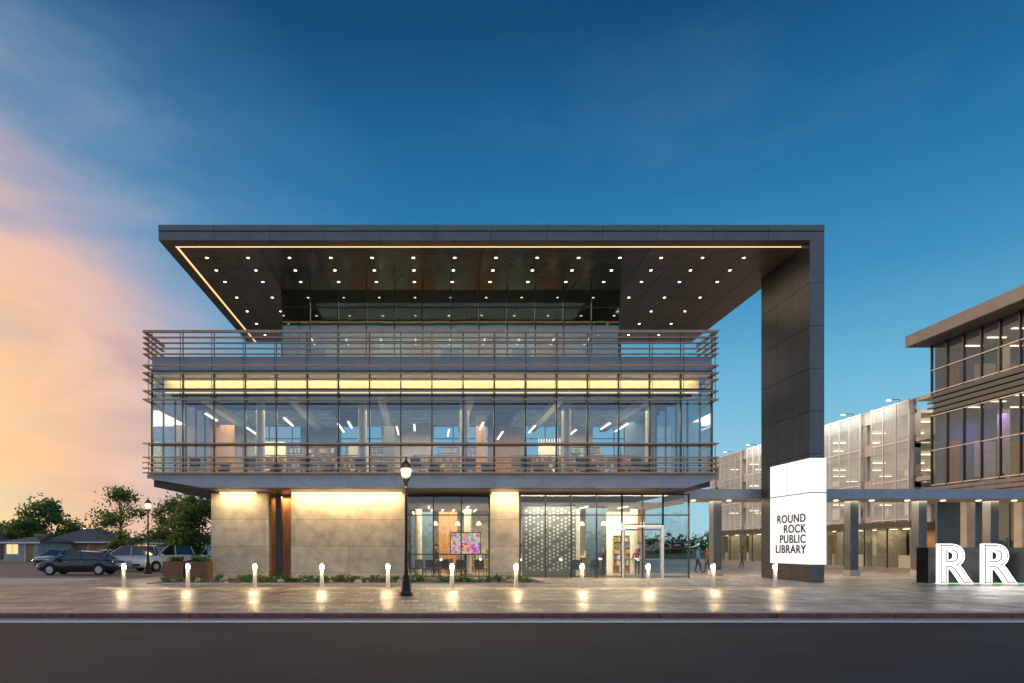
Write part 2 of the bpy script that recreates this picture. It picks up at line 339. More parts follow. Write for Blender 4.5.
for yy,h in ((331.5,0.12),(337.5,0.05),(343,0.05),(348.5,0.05),(354,0.05),(365.5,0.07),(373,0.07),(379.5,0.06),(391,0.06),(399.5,0.07),(443.5,0.065),(457.5,0.07),(463,0.07),(468.3,0.07),(473,0.07)):
    z=zl(yy); x0,x1=XL-0.25,XR+0.12
    lib.box('louvres','bronze',x0,x1,LY-0.07,LY+0.07,z-h/2,z+h/2)
    lib.box('louvres','bronze',x0,x0+0.14,LY+0.075,LY+2.5,z-h/2,z+h/2)
    lib.box('louvres','bronze',x1-0.14,x1,LY+0.075,LY+2.5,z-h/2,z+h/2)
for i in range(0,nb+1):
    a=XL+i*bw
    for z0,z1 in ((zl(400),zl(331)),(zl(473),zl(443))): lib.box('louvre_brackets','mullion',a-0.012,a+0.012,LY+0.072,LY+0.11,z0,z1)
lib.box('rail_glass','railglass',XL,XR,FY+0.035,FY+0.045,11.33,12.5)
def wedge(part,m,pts,y0,y1):
    n=len(pts); vs=[(x,y0,z) for x,z in pts]+[(x,y1,z) for x,z in pts]
    fs=[tuple(range(n)),tuple(range(2*n-1,n-1,-1))]+[(i,i+n,(i+1)%n+n,(i+1)%n) for i in range(n)]
    lib.mesh(part,m,vs,fs)
xs=[XL-0.15,-11.2]+[-11.2+k*(13.2+11.2)/10 for k in range(1,11)]+[XR+0.1]
for k in range(len(xs)-1):
    a,b=xs[k]+0.005,xs[k+1]-0.005
    zb=lambda x: 4.68 if -11.3<=x<=13.3 else (5.14 if x<0 else 5.1)
    wedge('bottom_band','band',[(a,zb(a)),(b,zb(b)),(b,5.33),(a,5.33)],FY-0.25,FY+0.1)
for k in range(12):
    a=-11.15+k*2.03; lib.box('underside','soffit',a,a+2.01,FY+0.11,50,4.66,4.74)
wedge('underside','soffit',[(XL,5.2),(-11.16,4.72),(-11.16,4.76),(XL,5.24)],FY+0.11,50)
# interior 2nd : open-plan with dark ceiling, wall segments and rear windows
for xa,xb,m in ((-13.5,-11.2,'intwall'),(-8.3,-5.6,'intblue'),(-2.9,0.6,'intwall'),(4.2,6.6,'wood'),(8.9,11.2,'intwall')): lib.box('rear_wall',m,xa,xb,45.5,45.7,5.41,10.0)
for k in range(19): lib.box('rear_window_mullions','mullion',XL+0.2+k*1.55-0.03,XL+0.2+k*1.55+0.03,46,46.1,5.41,10.0)
for zz in (7.4,9.0): lib.box('rear_window_mullions','mullion',XL+0.2,XR-0.2,45.98,46.08,zz-0.03,zz+0.03)
lib.box('upper_interior','ceildark',XL+0.2,XR-0.2,FY+1.3,45.9,10.0,10.1)
for k in range(8): lib.box('ceiling_beams','mullion',XL+0.2,XR-0.2,36.6+k*1.25,36.72+k*1.25,9.75,9.99)
for k in range(6): lib.box('ceiling_ducts','alu',-11.9+k*4.7,-11.5+k*4.7,36.2,45.4,9.35,9.7)
lib.box('upper_interior','cream',XL+0.2,XR-0.2,FY+1.1,FY+1.28,9.72,10.49)
lib.box('upper_interior','floor',XL+0.2,XR-0.2,FY+0.2,45.9,5.41,5.46)
lib.box('clerestory_cove','cove2',XL+0.3,XR-0.3,FY+0.96,FY+1.09,9.72,9.80)
for xx in (-9.2,-3.5,2.2,7.9,12.6): lib.lathe('upper_columns','intwall',xx,38.2,[(0.25,5.46),(0.25,10.0)],16)
for (xx,yy,ln) in ((-11.9,37,1.3),(-10.2,39,1.6),(-7.9,38.2,1.6),(-5.1,40,1.8),(-4.2,37.2,1.2),(-1.7,41,1.8),(-0.6,38,1.3),(1.4,39.6,1.5),(3.2,37.4,1.4),(4.6,40.4,1.8),(6.2,38.4,1.5),(8.8,39.8,1.8),(10.2,37.6,1.2),(11.9,40,1.7)):
    zz=8.9 if (int(xx*10)%2) else 8.5
    lib.box('strip_lights','striplt',xx-0.045,xx+0.045,yy,yy+ln*1.6,zz,zz+0.05)
    lib.box('strip_light_housing','mullion',xx-0.05,xx+0.05,yy,yy+ln*1.6,zz+0.055,zz+0.12)
    for q in (0.1,ln*1.5): lib.box('strip_light_hangers','mullion',xx-0.006,xx+0.006,yy+q,yy+q+0.012,zz+0.12,10.0)
for k in range(9): lib.box('rod_screen','white',6.9+k*0.16,6.95+k*0.16,41.5,41.55,6.4,8.3)
for xa,xb,yy,zt,m in ((-13.4,-11.9,42.5,9.99,'wood'),(-2.6,-1.9,43,9.99,'intdark'),(3.2,3.8,42.8,9.99,'wood'),(12.2,14.0,41.5,9.99,'intblue'),(-10.8,-8.9,43.5,8.4,'cream'),(-4.9,-3.6,43.8,8.2,'intwall'),(7.4,8.6,44.2,8.3,'cream')): lib.box('partitions',m,xa,xb,yy,yy+0.15,5.46,zt)
bookm=[mat('book_%d'%i,c,0.7) for i,c in enumerate([(0.3,0.08,0.05),(0.07,0.14,0.28),(0.35,0.28,0.12),(0.1,0.2,0.12),(0.5,0.48,0.42)])]
def shelves(xa,xb,y,z0,rows,face=-1):
    lib.box('bookshelf_frames','wood',xa,xb,y,y+0.35,z0,z0+0.08)
    for r in range(rows+1): lib.box('bookshelf_frames','wood',xa,xb,y,y+0.35,z0+0.1+r*0.38,z0+0.13+r*0.38)
    x=xa
    while x<xb: lib.box('bookshelf_frames','wood',x-0.015,x+0.015,y-0.004,y+0.356,z0+0.08,z0+0.13+rows*0.38); x+=1.0
    for r in range(rows):
        x=xa+0.05
        while x<xb-0.1:
            wd=random.uniform(0.05,0.16)
            if random.random()<0.85: lib.box('books',random.choice(bookm),x,x+wd-0.006,y+0.03,y+0.3,z0+0.135+r*0.38,z0+0.135+r*0.38+random.uniform(0.2,0.31))
            x+=wd
for a in (-10,-6.5,-0.7,5,9.5): shelves(a,a+3,40.0,5.46,4)
for a in (-9,-5.2,0.8,8.5): shelves(a,a+3,44.6,5.46,7)
# ---- ground floor
GY=37.4
lib.box('ground_floor_slab','floor',-11.6,14.4,GY+0.1,49,0.0,0.03)
lib.box('ground_interior','intwall',-11.6,14.4,47,47.2,0.03,4.6)
lib.box('ground_interior','ceil',-1.0,14.4,GY+0.6,46.9,4.1,4.18)
def stone(x0,x1,nx,y0=GY-0.25,y1=GY+0.25):
    lib.box('stone_core','seam',x0+0.03,x1-0.03,y0+0.03,y1-0.03,0.0,4.64)
    zc=[0.0,0.32,1.75,3.2,4.64]; dx=(x1-x0)/nx
    for k in range(4):
        for i in range(nx):
            m=random.choice(('stone','stone2')); lib.box('stone_panels',m,x0+i*dx+0.006,x0+(i+1)*dx-0.006,y0,y1,zc[k]+0.006,zc[k+1]-0.006)
stone(PX(211,GY-.25),PX(267,GY-.25),1); stone(PX(291,GY-.25),PX(405,GY-.25),2); stone(PX(490,GY-.25),PX(519,GY-.25),1)
lib.box('recess_wall','wood',-8.7,-7.2,38.6,38.7,0.03,4.64)
lib.box('recess_column','mullion',-8.3,-8.0,37.9,38.3,0.0,4.64)
def strip(xa,xb):
    lib.box('wall_wash_lights','cove',xa,xb,GY-0.5,GY-0.33,4.58,4.655)
S1=[(220,256),(292,402),(492,518)]
for a,b in S1: strip(PX(a,GY-.4),PX(b,GY-.4))
def gl(x0,x1,nm,zt=4.62,trans=(3.35,),base=0.1,y=GY):
    dx=(x1-x0)/nm
    for i in range(nm): lib.box('ground_glazing','glassclear',x0+i*dx+0.03,x0+(i+1)*dx-0.03,y,y+0.02,base,zt-0.04)
    for i in range(nm+1): lib.box('ground_mullions','mullion',x0+i*dx-0.03,x0+i*dx+0.03,y-0.05,y+0.08,0.0,zt)
    for z in (base,)+trans+(zt-0.05,): lib.box('ground_mullions','mullion',x0,x1,y-0.045,y+0.075,z-0.03,z+0.03)
gl(PX(405.5,GY),PX(489,GY),3,trans=(1.3,3.45))
DX0,DX1=PX(622,GY),PX(663,GY)
gl(PX(520,GY),DX0,4,trans=(3.45,)); gl(DX1,14.45,1,trans=(3.45,1.6))
gl(DX0,DX1,2,base=2.95,trans=(3.45,))
lib.box('door_frame','white',DX0-0.02,DX0+0.08,GY-0.10,GY+0.12,0.0,2.9); lib.box('door_frame','white',DX1-0.08,DX1+0.02,GY-0.10,GY+0.12,0.0,2.9)
lib.box('door_frame','white',DX0+0.081,DX1-0.081,GY-0.10,GY+0.12,2.78,2.9)
mid=(DX0+DX1)/2
for a,b in((DX0+0.1,mid-0.02),(mid+0.02,DX1-0.1)):
    for (u,v) in((a,a+0.07),(b-0.07,b)): lib.box('door_leaves','alu',u,v,GY-0.02,GY+0.03,0.02,2.7)
    for (u,v) in((0.02,0.2),(2.6,2.7),(1.0,1.06)): lib.box('door_leaves','alu',a+0.071,b-0.071,GY-0.02,GY+0.03,u,v)
    lib.box('ground_glazing','glassclear',a+0.071,b-0.071,GY,GY+0.01,0.2,2.6)
lib.box('door_threshold_light','striplt',DX0+0.1,DX1-0.1,GY+0.3,GY+0.36,2.8,2.83)
lib.box('dotted_wall','pattern',PX(523,38.6),PX(577,38.6),38.9,39.0,0.03,4.1)
for i in range(13):
    for j in range(17):
        if (i*7+j*3)%5!=0:
            cx=PX(527,38.6)+i*0.225; cz=0.4+j*0.21+(0.1 if i%2 else 0); r=0.06
            vs_=[(cx+r*math.cos(k*math.pi/4),38.895,cz+r*math.sin(k*math.pi/4)) for k in range(8)]
            lib.mesh('dotted_wall_discs','white',vs_,[tuple(range(8))])
lib.box('vestibule_wall','intblue',DX0-1.3,DX0-0.1,40.2,40.3,0.03,4.1)
lib.box('lobby_wall','white',DX0-0.1,DX1+0.2,43.6,43.7,0.03,4.1)
lib.box('lobby_wall','wood',0.9,2.1,44.5,44.6,0.03,4.1); lib.box('lobby_wall','intblue',-0.9,0.5,44.5,44.6,0.03,4.1); lib.box('lobby_wall','wood',DX1+0.3,14.2,44,44.1,0.03,4.1)
for k in range(6): lib.box('lobby_strip_lights','striplt',0.2+k*2.3,0.26+k*2.3,39.5,41.5,4.02,4.06)
for k in range(5): lib.box('lobby_strip_lights','striplt',0.4+k*0.7,0.46+k*0.7,43,45.5,4.02,4.06)
for xx,yy in ((0.6,39.5),(1.9,39.8),(3.1,39.4),(9.2,40),(10.3,39.4),(12.8,40.2)):
    lib.lathe('pendant_shades','cove',xx,yy,[(0.16,2.95),(0.14,3.08),(0.04,3.2)],14); lib.box('pendant_cords','black',xx-0.006,xx+0.006,yy-0.006,yy+0.006,3.2,4.1)
for i,xx in enumerate((-0.4,2.6,9.2,12.7)): lib.lathe('ground_columns','intwall',xx,41.5,[(0.22,0.03),(0.22,4.1)],16)
shelves(-0.8,1.0,46.2,0.03,5); shelves(5.3,9.0,46.2,0.03,5); shelves(2.4,4.6,45.5,0.03,4); shelves(12.0,14.0,43.4,0.03,6)
lib.box('reception_desk','wood',8.8,10.6,41.8,42.5,0.03,1.05); lib.box('reception_desk','white',8.7,10.7,41.7,42.6,1.06,1.1)
lr=lib.finish()
for a,b in S1:
    xa,xb=PX(a,GY-.4),PX(b,GY-.4)
    area('wall_wash',((xa+xb)/2,GY-0.75,4.58),xb-xa,0.12,36*(xb-xa),(1,0.76,0.42),(R(14),0,0),lr)
for xx in (-9,0,9):
    area('upper_room_light',(xx,40.5,9.3),7.5,5,1250,(1,0.76,0.47),(0,0,0),lr)
area('clerestory_light',(0.35,FY+0.75,10.42),27.5,0.2,430,(1,0.72,0.34),(R(18),0,0),lr)
area('lobby_light',(1.4,41.5,4.0),4,6,700,(1,0.80,0.54),(0,0,0),lr)
area('entry_light',(9.8,40.8,4.0),8,5,1250,(1,0.82,0.56),(0,0,0),lr)
area('pattern_wall_fill',(6.8,37.9,4.0),3,0.2,70,(1,0.86,0.66),(R(22),0,0),lr)  # added fill, no fixture: brightens the front of the dotted panel
area('third_floor_light',(1.5,42,16.2),16,3,1000,(1,0.90,0.66),(0,0,0),lr)
area('soffit_light',(9.2,36.2,4.6),9,0.8,300,WARM,(0,0,0),lr)
area('terrace_soffit_light',(14.5,40,16.5),5,8,120,WARM,(0,0,0),lr)
area('recess_light',(-8.0,38.3,4.5),0.8,0.2,40,(1,0.6,0.3),(0,0,0),lr)
# ---- tv screen
M['tv']=bpy.data.materials.new('screen_image'); t=nt(M['tv']); N=t.nodes; L=t.links
o=N.new('ShaderNodeOutputMaterial'); e=N.new('ShaderNodeEmission'); v=N.new('ShaderNodeTexVoronoi'); v.inputs['Scale'].default_value=9; tcn=N.new('ShaderNodeTexCoord'); hs=N.new('ShaderNodeHueSaturation'); hs.inputs['Saturation'].default_value=1.2
mixc=N.new('ShaderNodeMix'); mixc.data_type='RGBA'; mixc.inputs[0].default_value=0.35; mixc.inputs[7].default_value=(0.95,0.25,0.35,1)
L.new(tcn.outputs['Object'],v.inputs['Vector']); L.new(v.outputs['Color'],mixc.inputs[6]); L.new(mixc.outputs[2],hs.inputs['Color']); L.new(hs.outputs[0],e.inputs[0]); e.inputs[1].default_value=1.3; L.new(e.outputs[0],o.inputs[0])
tv=B('wall_screen',(2.4,40.6,1.9)); x0,x1=PX(451,40.6),PX(480,40.6)
tv.box('frame','black',x0-0.05,x1+0.05,40.62,40.7,PZ(554,40.6)-0.05,PZ(533,40.6)+0.05); tv.box('display','tv',x0,x1,40.60,40.618,PZ(554,40.6),PZ(533,40.6))
tv.box('stand','black',(x0+x1)/2-0.06,(x0+x1)/2+0.06,40.71,40.8,0.03,2.2); tv.box('stand','black',(x0+x1)/2-0.4,(x0+x1)/2+0.4,40.5,41,0.03,0.07); tv.finish()
def text(name,s,size,loc,rot,m,off=0.0,ext=0.01,align='LEFT',parent=None,sx=1,spacing=1):
    c=bpy.data.curves.new(name,'FONT'); c.body=s; c.size=size; c.offset=off; c.extrude=ext; c.align_x=align; c.space_character=spacing
    c.materials.append(M[m]); ob=bpy.data.objects.new(name,c); ob.location=loc; ob.rotation_euler=rot; ob.scale=(sx,1,1); scene.collection.objects.link(ob)
    if parent: ob.parent=parent; ob.location=Vector(loc)-parent.location
    return ob
text('address_number','200',0.6,(PX(609,GY),GY-0.12,PZ(530.5,GY)),(R(90),0,0),'num',0.012,0.01,parent=lr)
# ---- library sign
sg=B('library_sign',(19,35,0)); SX=KX0-0.06; SYb=36.9; z0,z1=PZ(565,33.1),PZ(457.5,33.1)
sg.box('body','black',SX+0.03,KX1+0.03,33.13,SYb-0.02,z0+0.02,z1-0.02)
zc=[z0,z0+(z1-z0)*0.675,z1]
for k in range(2):
    a,b=zc[k]+0.022,zc[k+1]-0.022
    for q in range(2) if k==1 else range(1):
        ya=33.13 if (k==0 or q==0) else 35.2; yb=SYb if (k==0 or q==1) else 35.12
        sg.box('lit_side','sign',SX,SX+0.029,ya,yb,a,b)
    sg.box('lit_front','sign',SX+0.03,KX1+0.04,33.1,33.129,a,b)
sr=sg.finish()
for i,wd in enumerate(('ROUND','ROCK','PUBLIC','LIBRARY')):
    text('word_'+wd.lower(),wd,0.58,(SX-0.02,33.42,PZ(521.5+i*10.6,33.4)),(R(90),0,R(-90)),'black',0.012,0.008,'RIGHT',sr,1.22,1.1)
# ---------------------------------------------------------------- walkway canopy
wc=B('walkway_canopy',(28,40,0))
wc.box('roof','band',14.62,48,38.5,38.58,4.42,4.97); wc.box('roof','concrete',14.62,48,38.59,42,4.6,4.9); wc.box('soffit','concrete',14.62,48,38.6,42,4.45,4.59)
for xx in (17.1,25.1,29.1,33.3,37.5,42):
    wc.box('columns','fascia',xx-0.24,xx+0.24,39.9,40.5,0.35,4.44); wc.box('columns','concrete',xx-0.3,xx+0.3,39.84,40.56,0,0.34)
xx=15.8
while xx<46:
    wc.lathe('downlights','down',xx,40.2,[(0.13,4.42),(0.13,4.452)],10); xx+=2.1
wcr=wc.finish(bevel=0.01)
area('canopy_light',(30,40.2,4.4),30,1,1100,WARM,(0,0,0),wcr)
# ---------------------------------------------------------------- parking garage
M['mesh']=bpy.data.materials.new('perforated_screen'); t=nt(M['mesh']); N=t.nodes; L=t.links
o=N.new('ShaderNodeOutputMaterial'); ms=N.new('ShaderNodeMixShader'); tr=N.new('ShaderNodeBsdfTransparent'); p=N.new('ShaderNodeBsdfPrincipled'); p.inputs['Base Color'].default_value=(0.50,0.60,0.66,1); p.inputs['Roughness'].default_value=0.5; p.inputs['Metallic'].default_value=0.2
tcn=N.new('ShaderNodeTexCoord'); no=N.new('ShaderNodeTexNoise'); no.inputs['Scale'].default_value=0.7; mr=N.new('ShaderNodeMapRange'); mr.inputs[3].default_value=0.1; mr.inputs[4].default_value=0.5
L.new(tcn.outputs['Object'],no.inputs['Vector']); L.new(no.outputs[0],mr.inputs[0]); L.new(mr.outputs[0],ms.inputs[0]); L.new(tr.outputs[0],ms.inputs[1]); L.new(p.outputs[0],ms.inputs[2]); L.new(ms.outputs[0],o.inputs[0])
ga_=B('parking_garage',(46,72,0)); GX=38.0; G0,G1=53.4,92
for z in (3.3,6.4,9.5): ga_.box('decks','concrete',GX+0.3,58,G0,G1,z,z+0.35); ga_.box('spandrels','concrete',GX+0.25,GX+0.45,G0,G1,z,z+0.95)
ga_.box('roof_deck','concrete',GX+0.3,58,G0,G1,12.2,12.5); ga_.box('parapet','concrete',GX+0.25,GX+0.45,G0,G1,12.2,13.35)
ga_.box('end_wall','concrete',GX+0.3,58,G1-0.3,G1,0,12.2); ga_.box('back_wall','concrete',57.7,58,G0,G1,0,12.2); ga_.box('end_wall','concrete',40.5,58,G0-0.4,G0-0.05,0,13.2)
y=G0; k=0
while y<G1:
    ga_.box('columns','concrete',GX+0.3,GX+0.8,y,y+0.5,0,12.2)
    for xx in (46,52): ga_.box('columns','concrete',xx,xx+0.5,y,y+0.5,0,12.2)
    for z in (6.2,9.3,12.0):
        for xx in (40.5,44,49): ga_.box('deck_lights','striplt',xx,xx+1.2,y+2.6,y+2.8,z-0.02,z+0.03)
    ga_.box('shop_walls','intwall' if k%2 else 'wood',GX+3.4,GX+3.6,y,y+5.0,0,3.25); ga_.box('shop_partitions','intwall',GX+0.9,GX+3.39,y+5.3,y+5.4,0,3.25)
    ga_.box('shop_counters','white',GX+1.8,GX+2.4,y+1.5,y+4,0,1.0)
    for q in range(3): ga_.box('shop_lights','striplt',GX+1.6,GX+1.75,y+0.8+q*1.6,y+1.6+q*1.6,3.16,3.2)
    y+=5.8; k+=1
y=G0+0.2; k=0
while y<G1-1.6:
    if k%5!=3:
        ga_.box('screens','mesh',GX,GX+0.02,y+0.05,y+1.45,3.9,13.2)
        for zz in (3.85,7.0,10.1,13.2): ga_.box('screen_frames','white',GX-0.02,GX+0.05,y,y+1.5,zz,zz+0.07)
    ga_.box('screen_frames','white',GX-0.05,GX+0.07,y-0.03,y+0.03,3.7,13.35)
    if k%4==1:
        ga_.box('parapet_lights','down',GX-0.7,GX-0.45,y-0.1,y+0.1,13.5,13.55); ga_.box('light_arms','alu',GX-0.7,GX+0.3,y-0.03,y+0.03,13.56,13.62); ga_.box('light_arms','alu',GX+0.27,GX+0.33,y-0.03,y+0.03,13.3,13.56)
    y+=1.5; k+=1
ga_.box('storefront','glassclear',GX+0.1,GX+0.12,G0,G1,0.1,3.2)
y=G0
while y<G1: ga_.box('storefront_mullions','mullion',GX+0.06,GX+0.16,y-0.04,y+0.04,0,3.25); y+=2.9
ga_.box('storefront_mullions','mullion',GX+0.05,GX+0.2,G0,G1,3.25,3.75)
gr=ga_.finish()
for z in (6.1,9.2,11.9): area('deck_light',(46,72,z-0.1),12,34,2100,(1,0.92,0.70),(0,0,0),gr)
area('shop_light',(GX+1.9,72,3.1),2,36,420,(1,0.80,0.5),(0,0,0),gr)
area('screen_wash_light',(GX-0.9,68,13.45),0.3,26,600,(1,0.92,0.78),(0,R(-8),0),gr)
# ---------------------------------------------------------------- office building
of=B('office_building',(46,46,0)); O0,O1=36,51.3; OX=38.0
of.box('roof','fascia',36.5,60,O0-2,51.9,16.85,17.7); of.box('roof_soffit','soffit',36.6,60,O0-1.9,51.8,16.82,16.848)
for z0,z1,m in ((13.25,16.82,'glassoff'),(6.3,11.55,'glassoff'),(0.1,5.3,'glassclear')):
    of.box('glazing',m,OX+(0.1 if z0>1 else 2.0),OX+(0.12 if z0>1 else 2.02),O0,O1,z0,z1)
    of.box('glazing',m,OX+0.2,60,O0,O0+0.02,z0,z1)
y=O0
while y<=O1+0.01:
    for z0,z1 in((13.25,16.82),(6.3,11.55)): of.box('mullions','mullion',OX,OX+0.16,y-0.04,y+0.04,z0,z1)
    of.box('mullions','mullion',OX+1.95,OX+2.1,y-0.04,y+0.04,0,5.3)
    y+=1.53
for z in (13.25,14.9,6.3,8.9,11.5): of.box('mullions','alu',OX+0.01,OX+0.15,O0,O1,z,z+0.07)
for k in range(4): of.box('spandrel_slats','mullion',OX-0.05,OX+0.2,O0,O1+0.3,11.66+k*0.4,11.78+k*0.4)
of.box('spandrel','glassoff',OX+0.12,OX+0.16,O0,O1,11.6,13.2); of.box('spandrel_back','fascia',OX+0.2,OX+0.24,O0,O1,11.6,13.2)
for k in range(3): of.box('spandrel_slats','fascia',OX-0.05,OX+0.2,O0,O1+0.3,5.25+k*0.34,5.5+k*0.34)
for z in (5.3,12.0,16.5): of.box('floors','concrete',OX+0.25,60,O0+0.1,O1-0.1,z,z+0.3)
of.box('inner_end_wall','intblue',OX+0.3,60,O1-0.25,O1-0.05,0,16.49)
for xa,xb,m in ((38.9,39.9,'wood'),(41.0,42.6,'intwall'),(43.6,44.8,'wood'),(45.6,47.5,'cream')):
    for zb_,zt_ in ((5.62,9.6),(12.32,15.4)): of.box('inner_doors_panels',m,xa,xb,O1-0.33,O1-0.26,zb_,zt_)
of.box('core','intwall',48,48.3,O0+0.3,O1-0.3,0,16.5)
of.box('core','intblue',43,43.2,46.5,48.5,5.6,11.9); of.box('core','wood',44.5,44.7,39,43,12.3,16.4)
for yy in (40,44.5,49): of.box('office_columns','concrete',OX+0.9,OX+1.5,yy,yy+0.6,0,5.3); of.box('inner_columns','intwall',41.5,42,yy,yy+0.5,5.6,11.99); of.box('inner_columns','intwall',41.5,42,yy,yy+0.5,12.3,16.5)
for z in (16.46,11.96,5.26):
    for yy in range(38,51,2):
        for xx in (39.6,42.5,45.5): of.box('ceiling_lights','striplt',xx,xx+1.3,yy,yy+0.14,z-0.03,z)
for z in (12.3,5.6):
    for k in range(6): of.box('desks','wood',39.5,41,38+k*2.2,39.2+k*2.2,z+0.7,z+0.75); of.box('desks','black',40,40.04,38.3+k*2.2,38.9+k*2.2,z+0.8,z+1.2)
for z in (3.6,6.8,9.9,13.0): of.box('stair_landings','concrete',OX+0.1,42,51.4,53.0,z,z+0.28)
for z in (3.9,7.1,10.2): 
    for k in range(7): of.box('stair_rails','alu',OX+0.05,OX+0.09,51.4,53.0,z+k*0.15,z+k*0.15+0.03)
ofr=of.finish()
for z in (16.2,11.6): area('office_light',(43,44,z),8,11,300,(1,0.78,0.52),(0,0,0),ofr)
area('office_light',(43,44,4.9),8,11,300,(1,0.8,0.55),(0,0,0),ofr)
area('office_accent',(41,49,11.3),1.5,2,110,(0.5,0.25,1),(0,0,0),ofr)
area('stair_light',(39.8,52.2,12.9),2,1,90,(1,0.85,0.6),(0,0,0),ofr)
# ---------------------------------------------------------------- letter sign RR
ls=B('illuminated_letter_sign',(28,30.8,0)); LD=30.4
ls.box('back_box','black',PX(929,LD+.5),36,LD+0.55,LD+1.3,0.05,PZ(547.5,LD+.5)); ls.box('plinth','concrete',PX(926,LD+.5),36.2,LD-0.15,LD+1.4,0,0.05)
ls.box('base_glow','green',PX(932,LD+.5),36,LD+0.3,LD+0.34,0.052,0.085)
lrr=ls.finish(bevel=0.01)
for i,(xa,ch) in enumerate(((935,'R'),(979,'R'),(1030,'T'),(1074,'X'))):
    text('letter_face',ch,2.4,(PX(xa,LD),LD,0.13),(R(90),0,0),'neon',0.075,0.09,parent=lrr,sx=1.04)
    text('letter_inline',ch,2.4,(PX(xa,LD),LD-0.1,0.13),(R(90),0,0),'black',0.022,0.004,parent=lrr,sx=1.04)
    text('letter_tube',ch,2.4,(PX(xa,LD),LD-0.11,0.13),(R(90),0,0),'neon',-0.028,0.004,parent=lrr,sx=1.04)
area('letter_glow',(27,LD-0.3,0.9),6,1,80,(1,0.97,0.9),(R(-60),0,0),lrr)
# ---------------------------------------------------------------- bollards
bo=B('bollard_light',(0,0,0))
bo.lathe('post','steel',0,0,[(0.12,0),(0.12,0.02),(0.085,0.025),(0.085,0.79),(0.08,0.80)],20); bo.lathe('lens','bol',0,0,[(0.08,0.801),(0.08,0.93)],14)
bo.lathe('cap','steel',0,0,[(0.09,0.93),(0.09,1.0),(0.075,1.03),(0.02,1.04)],20)
br=bo.finish(smooth=False)
bl=bpy.data.lights.new('bollard_lamp','POINT'); bl.energy=60; bl.color=(1,0.70,0.36); bl.shadow_soft_size=0.06
BD=28.3; bols=[br]
for i,xp in enumerate((124,188,255,322,388,452,516,582,648,713,775)):
    loc=(PX(xp,BD),BD,0)
    if i==0: br.location=loc
    else: bols.append(instance(br,loc,name='bollard_light'))
for o_ in bols:
    q=bpy.data.objects.new('lamp',bl); q.parent=o_; q.location=(0,-0.22,0.88); scene.collection.objects.link(q)
# ---------------------------------------------------------------- street lamps
sp=B('street_lamp',(0,0,0))
sp.lathe('post','black',0,0,[(0.24,0),(0.24,0.12),(0.19,0.16),(0.17,0.5),(0.12,0.62),(0.13,0.66),(0.085,0.75),(0.07,1.2),(0.08,1.23),(0.06,1.27),(0.048,3.7),(0.07,3.75),(0.05,3.8),(0.09,3.95),(0.14,4.06),(0.14,4.12)],16)
sp.lathe('lantern_globe','lamp',0,0,[(0.11,4.13),(0.16,4.22),(0.18,4.36),(0.17,4.42)],16)
for k in range(8):
    a=k*math.pi/4; sp.tube('lantern_cage','black',(0.125*math.cos(a),0.125*math.sin(a),4.1),(0.19*math.cos(a),0.19*math.sin(a),4.42),0.008)
sp.lathe('lantern_cap','black',0,0,[(0.23,4.42),(0.21,4.47),(0.12,4.62),(0.05,4.68),(0.03,4.78),(0.005,4.86)],16)
for k in range(6):
    a=k*math.pi/3; sp.tube('flutes','black',(0.17*math.cos(a),0.17*math.sin(a),0.16),(0.12*math.cos(a),0.12*math.sin(a),0.6),0.02)
spr=sp.finish(); spr.location=(PX(406,23.7),23.7,0)
stl=bpy.data.lights.new('street_lamp_light','POINT'); stl.energy=220; stl.color=(1,0.75,0.42); stl.shadow_soft_size=0.25
q=bpy.data.objects.new('lamp',stl); q.parent=spr; q.location=(0,-0.35,4.3); scene.collection.objects.link(q)
for loc in ((PX(148,43),43,0),(PX(85,96),96,-0.1)):
    r_=instance(spr,loc,name='street_lamp')
# ---------------------------------------------------------------- foliage
def leafmat(name,c):
    m=mat(name,c,0.65,0,2,0.2); t=m.node_tree; N=t.nodes; L=t.links
    p=[n for n in N if n.bl_idname=='ShaderNodeBsdfPrincipled'][0]; o=[n for n in N if n.bl_idname=='ShaderNodeOutputMaterial'][0]
    tl=N.new('ShaderNodeBsdfTranslucent'); tl.inputs[0].default_value=(c[0]*1.6,c[1]*1.8,c[2]*1.2,1); ms=N.new('ShaderNodeMixShader'); ms.inputs[0].default_value=0.4
    L.new(p.outputs[0],ms.inputs[1]); L.new(tl.outputs[0],ms.inputs[2]); L.new(ms.outputs[0],o.inputs[0]); return m
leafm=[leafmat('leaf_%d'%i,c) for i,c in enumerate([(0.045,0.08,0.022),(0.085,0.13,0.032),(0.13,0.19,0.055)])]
M['bark']=mat('bark',(0.13,0.10,0.075),0.9,0,8,0.3,0.5,30)
